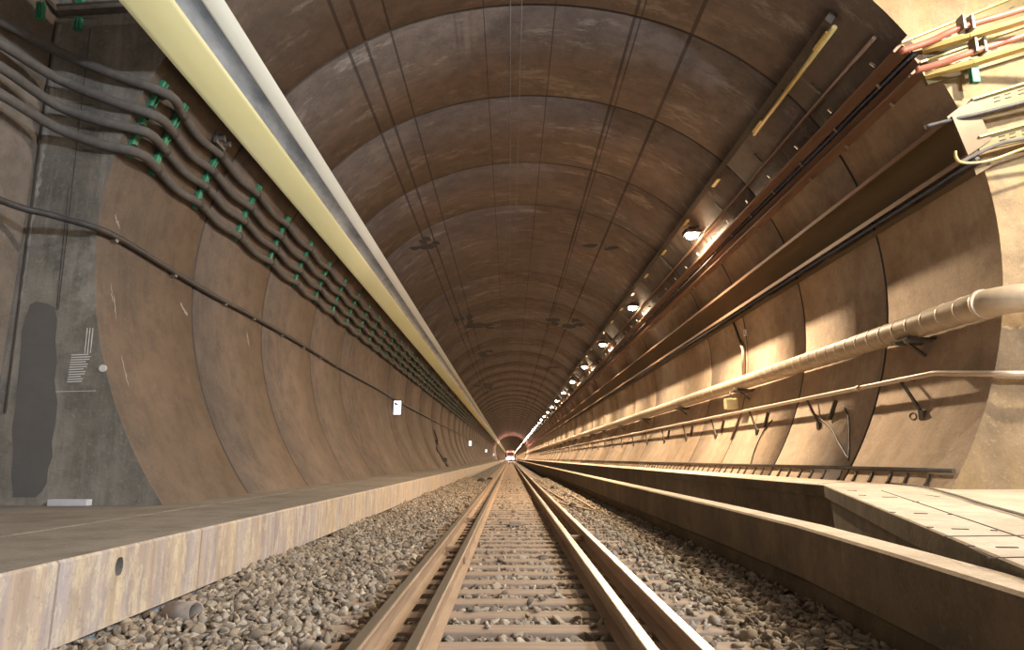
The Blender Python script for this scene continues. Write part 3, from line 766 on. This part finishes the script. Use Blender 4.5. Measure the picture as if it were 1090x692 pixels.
tag(MB().tube(smooth_path(cpath([(1017, 161), (1018, 168), (1024, 173), (1042, 173), (1060, 169), (1090, 158), (1150, 138)], 7.28), 5), .016, 8).build('hooked_rod', M['yellow']), 'thin bright rod with a hooked end below the lower yellow tray', 'rod')
tag(MB().box((-.05, -.05, -.2), (.05, .02, .12), bev=.01).build('green_clip', M['green']), 'small green clip on the right end wall below the red conduits', 'clip').location = atY(1035, 74, 7.5)

strip_panel([(958, 47), (1150, -30), (1150, 12), (985, 62)], 'slotted tray behind the upper red conduit', 7.6)
strip_panel([(978, 68), (1150, 8), (1150, 40), (988, 90)], 'slotted tray behind the lower red conduit', 7.6)
# big pipe
px_, pz_ = wr(3.07, .24)
pb = atY(1046, 323, 7.43)
t = empty('large_pipe', (0, 0, 0), 'large buff pipe along the right wall that bends into the recess', 'pipe')
P = [Vector((px_, 260, pz_)), Vector((px_, 9.3, pz_)), Vector((px_, 7.85, pz_)), Vector((px_+.03, 7.55, pz_)), Vector((px_+.14, 7.36, pz_)), Vector((px_+.36, 7.30, pz_)), Vector((px_+1.2, 7.30, pz_)), Vector((XR+.05, 7.30, pz_))]
MB().tube(P, .165, 28).build('pipe_run', M['pipe'], t)
yb = 7.95; k = 0
while k < 90:
    MB().tube([(px_, yb, pz_), (px_, yb+.03, pz_)], .1695, 24).build('band', M['hand'], t); yb += .34 if k < 20 else (.8 if k < 45 else 1.7); k += 1
MB().tube([(px_+.42, 7.30, pz_), (px_+.47, 7.30, pz_)], .18, 24).build('band', M['hand'], t)
MB().tube([(px_+.52, 7.30, pz_), (px_+.54, 7.30, pz_)], .178, 24).build('band', M['hand'], t)
MB().tube([(px_, 7.62, pz_), (px_, 7.67, pz_)], .18, 24).build('band', M['hand'], t)
# wall brackets under the pipe
def pipe_bracket():
    root = empty('pipe_bracket', (0, 0, 0), '', 'bracket', 'steel brackets under the large pipe')
    wx_ = wall_x(pz_-.2, 1)
    MB().box((px_-.20-wx_, -.20, -.035), (.06, .20, -.005)).build('shelf', M['dark_steel'], root)
    MB().box((px_-.20-wx_, -.14, -.07), (.06, -.10, -.035)).box((px_-.20-wx_, .10, -.07), (.06, .14, -.035)).build('angle', M['steel'], root)
    MB().bar((px_-.1-wx_, 0, -.04), (.03, 0, -.30), .05, .03).build('brace', M['dark_steel'], root)
    root.location = (wx_, 9.1, pz_-.165); return root
pbk = pipe_bracket(); lx, lz = pbk.location.x, pbk.location.z
for k, y in enumerate([9.1, 16.0]+[21.8+6*i for i in range(26)]):
    o = pbk if k == 0 else copy_tree(pbk); o.location = (lx, y, lz)
    o['label'] = ['steel bracket under the large pipe nearest the camera', 'steel bracket under the large pipe beside the pale junction box', 'third nearest steel bracket under the large pipe'][k] if k < 3 else 'distant steel bracket under the large pipe'
# handrail
hx_, hz_ = wr(4.97, .20)
t = empty('handrail', (0, 0, 0), 'thin handrail pipe along the right wall below the large pipe', 'handrail')
P = [Vector((hx_, 260, hz_)), Vector((hx_, 9.2, hz_)), Vector((hx_, 8.5, hz_)), Vector((hx_+.012, 8.36, hz_-.018)), Vector((hx_+.10, 7.62, hz_-.12)), Vector((hx_+.13, 7.50, hz_-.135)), Vector((hx_+.26, 7.45, hz_-.14)), Vector((XR+.05, 7.45, hz_-.14))]
MB().tube(P, .036, 12).build('rail_tube', M['hand'], t)
MB().tube([(hx_, 10.3, hz_), (hx_, 10.42, hz_)], .046, 12).build('coupling', M['hand'], t)
MB().tube([(hx_+.55, 7.45, hz_-.14), (hx_+.62, 7.45, hz_-.14)], .046, 12).build('coupling', M['hand'], t)
for k in range(40):
    y = 9.25+3.0*k; zl = hz_-.52; wx_ = wall_x(zl, 1, .0)
    mb = MB().bar((hx_, y, hz_), (wx_-.0, y-.42, zl), .035, .035).box((wx_-.04, y-.47, zl-.06), (wx_+.03, y-.37, zl+.06))
    mb.bar((hx_-.02, y+.0, hz_-.0), (wall_x(hz_, 1)+.02, y+.02, hz_+.0), .03, .03)
    mb.build('strut', M['dark_steel'], t)
    if k < 6 and k != 0:
        zl2 = hz_-.42; MB().bar((hx_+.05, y-1.0, hz_-.12), (wall_x(zl2, 1, .02), y-.78, zl2), .06, .04).build('brace_plate', M['dark_steel'], t)
# vertical cable drop lines on right wall and a dark strip standing for the shadow at its foot
bx = wall_x(1-.14, 1, .035)
tag(MB().tube([(bx, Y0+.05, 1-.14), (bx, 240, 1-.14)], .026, 8).build('base_shadow_strip', M['dark_steel']), 'dark strip standing for the shadow line along the foot of the right wall', 'conduit')
def tick():
    z0 = 1-.30; a = Vector((wall_x(z0, 1, .012), 0, z0)); b = Vector((wall_x(1-.19, 1, .012), .03, 1-.19))
    mb = MB().bar(Vector((0, 0, 0)), b-a, .028, .022); mb.box((-.025, -.02, -.03), (.02, .025, 0), bev=.003)
    o = mb.build('anchor_clip', M['dark_steel']); o.location = a; return o
tk = tick(); ta = tk.location.copy()
for k in range(90):
    y = 8.1+.45*k; o = tk if k == 0 else tk.copy()
    if k: COL.objects.link(o)
    o.location = (ta.x, y+random.uniform(-.05, .05), ta.z)
    tag(o, 'rightmost dark anchor clip at the foot of the right wall' if k == 0 else 'small dark anchor clip in the row at the foot of the right wall', 'clip', 'anchor clips along the foot of the right wall')
# dangling cables and a drawn strut shadow on the right wall (visible as thin lines crossing the pale panels)
k = 0
for pl, lab in ((((898, 432), (903, 445), (904, 470), (903, 490)), 'thin cable bowing down the right wall near the third joint'),
           (((862, 436), (884, 456), (893, 472), (903, 489)), 'thin dark line drawn for a handrail strut and its cast shadow, slanting to the wall foot'),
           (((822, 447), (812, 460), (803, 480), (799, 494)), 'thin cable hanging beside the fourth joint of the right wall')):
    tag(MB().tube(smooth_path([wall(*q, .02) for q in pl], 6), .013, 6).build('wall_line', M['cable2']), lab, 'cable')
# junction box and vertical conduit
q = wall(778, 430, .30)
t = empty('junction_box', q, 'pale yellow junction box hung beneath the large pipe', 'box')
MB().box((-.14, -.12, -.13), (.14, .12, .13), bev=.012).build('body', M['box'], t)
MB().box((-.11, -.128, -.10), (.11, -.118, .10), bev=.004).build('lid', M['box'], t)
MB().tube([(.0, 0, .13), (.0, 0, .30)], .02, 8).build('gland', M['dark_steel'], t)
t = empty('vertical_conduit', wall(792, 350, .05), 'vertical conduit on the right wall from the trunking down to the large pipe', 'conduit')
P = [wall(*a, .05) for a in ((780, 341), (786, 358), (789, 366))]; o_ = Vector(t.location)
MB().tube([p_-o_ for p_ in P], .03, 8).build('upper_cable', M['cable2'], t)
P = [wall(*a, .05) for a in ((789, 366), (791, 372), (791.5, 400))]
MB().tube([p_-o_ for p_ in P], .045, 10).build('tube', M['hand'], t)
tag(MB().box((-.05, -.05, -.08), (.05, .03, .08), bev=.01).build('white_tag', M['white']), 'tiny white tag on the shaded right wall beside the vertical conduit', 'tag').location = wall(793.5, 354, .03)
# outline stone mark drawn on the right wall
tag(MB().tube([wall(972+4*math.cos(a)*(1 if math.cos(a) < .3 else .8), 443+3.6*math.sin(a), .006) for a in [2*PI*i/14 for i in range(15)]], .006, 5).build('paint_ring', M['graffiti']), 'small dark ring painted on the right wall under the handrail', 'mark')

# ------------------------------------------------------------------ floodlights
LXZ = wr(.811, .26)
def lamp_proto():
    root = empty('floodlight', (0, 0, 0), '', 'floodlight', 'row of floodlights on the upper right')
    MB().box((-.20, -.20, .0), (.20, .20, .11), bev=.02).box((-.10, -.08, .13), (.10, .08, .19), bev=.015).build('housing', M['dark_steel'], root)
    V, Fc = ico2()
    MB().add((V*np.array([.17, .17, .12])).tolist(), Fc.tolist(), 0, True).build('glass', M['lens'], root)
    a = Vector((wr(.811, -.02)[0], 0, wr(.811, -.02)[1]))-Vector((LXZ[0], 0, LXZ[1]))
    MB().bar((0, 0, .17), a, .06, .04).build('bracket', M['steel'], root)
    return root
def point(loc, energy, col, r=.12):
    l = bpy.data.lights.new('lamp_light', 'POINT'); l.energy = energy; l.color = col; l.shadow_soft_size = r
    o = bpy.data.objects.new('lamp_light', l); COL.objects.link(o); o.location = loc; return o
def down(loc, energy, col, r=.25, tilt=0.0, tx=0.0):
    l = bpy.data.lights.new('lamp_light', 'AREA'); l.energy = energy; l.color = col; l.shape = 'DISK'; l.size = r
    o = bpy.data.objects.new('lamp_light', l); COL.objects.link(o); o.location = loc; o.rotation_euler = (tx, tilt, 0); return o
lp = lamp_proto()
WARM = (1.0, .73, .46)
k = 0
for k in range(26):
    y = 16.2+8.35*k; o = lp if k == 0 else copy_tree(lp); o.location = (LXZ[0], y, LXZ[1])
    o['label'] = ['largest and nearest glowing floodlight on the upper right', 'second nearest glowing floodlight', 'third nearest glowing floodlight', 'fourth nearest glowing floodlight', 'fifth nearest glowing floodlight', 'sixth nearest glowing floodlight'][k] if k < 6 else 'glowing floodlight in the merging far end of the row'
    down((LXZ[0], y, LXZ[1]-.14), 1500 if k < 1 else 760, WARM, tilt=R_(3))
for j in range(14):
    y = 16.2+8.35*26+34*j; o = copy_tree(lp); o.location = (LXZ[0], y, LXZ[1]); o['label'] = 'glowing floodlight in the merging far end of the row'
    down((LXZ[0], y, LXZ[1]-.14), 3500, WARM, tilt=R_(25))
def hang(o):
    for c in list(o.children):
        if c.name.startswith('bracket'): bpy.data.objects.remove(c)
    MB().tube([(0, 0, .15), (0, 0, ZT-o.location.z)], .025, 8).build('hanger', M['steel'], o)
# recess floodlight off to the right, then an added fill lamp behind the camera
o = copy_tree(lp); o.location = (7.2, 4.9, CAMZ+6.4); hang(o); o['label'] = 'floodlight of the recess above the top right corner, out of frame'
down((7.2, 4.9, CAMZ+6.25), 900, (1.0, .86, .66), tilt=R_(40))
o = copy_tree(lp); o.location = (8.3, -5.0, CAMZ+5.2); hang(o); o['label'] = 'added fill lamp behind the camera, out of frame'
point((8.3, -5.0, CAMZ+4.9), 5600, (.86, .93, 1.0), .3)

# ------------------------------------------------------------------ distant train
t = empty('train', (.1, 225, 0), 'distant train with white and red lamps at the vanishing point', 'train')
MB().box((-1.4, 0, .4), (1.4, 18, 3.6), bev=.25).build('body', M['train'], t)
MB().box((-1.1, .6, .155), (1.1, 3.4, .75), bev=.05).box((-1.1, 14, .155), (1.1, 17, .75), bev=.05).build('bogie', M['dark_steel'], t)
MB().box((-1.1, -.03, 1.9), (1.1, .05, 2.9), bev=.02).build('windscreen', M['glass'], t)
for x_ in (-1.0, -.35, .9): MB().tube([(x_, -.12, .9), (x_, .02, .9)], .2, 14).build('headlight', M['head'], t)
for x_ in (-.9, .9): MB().tube([(x_, -.12, 3.2), (x_, .02, 3.2)], .17, 14).build('tail_lamp', M['tail'], t)
point((0, 217, .9), 1500, (1, .85, .75), .3)
point((.1, 219, 4.4), 1400, (1, .12, .06), .3)

# ------------------------------------------------------------------ world
w = bpy.data.worlds.new('world'); S.world = w; w.use_nodes = True
w.node_tree.nodes['Background'].inputs[0].default_value = (.02, .02, .022, 1); w.node_tree.nodes['Background'].inputs[1].default_value = .2
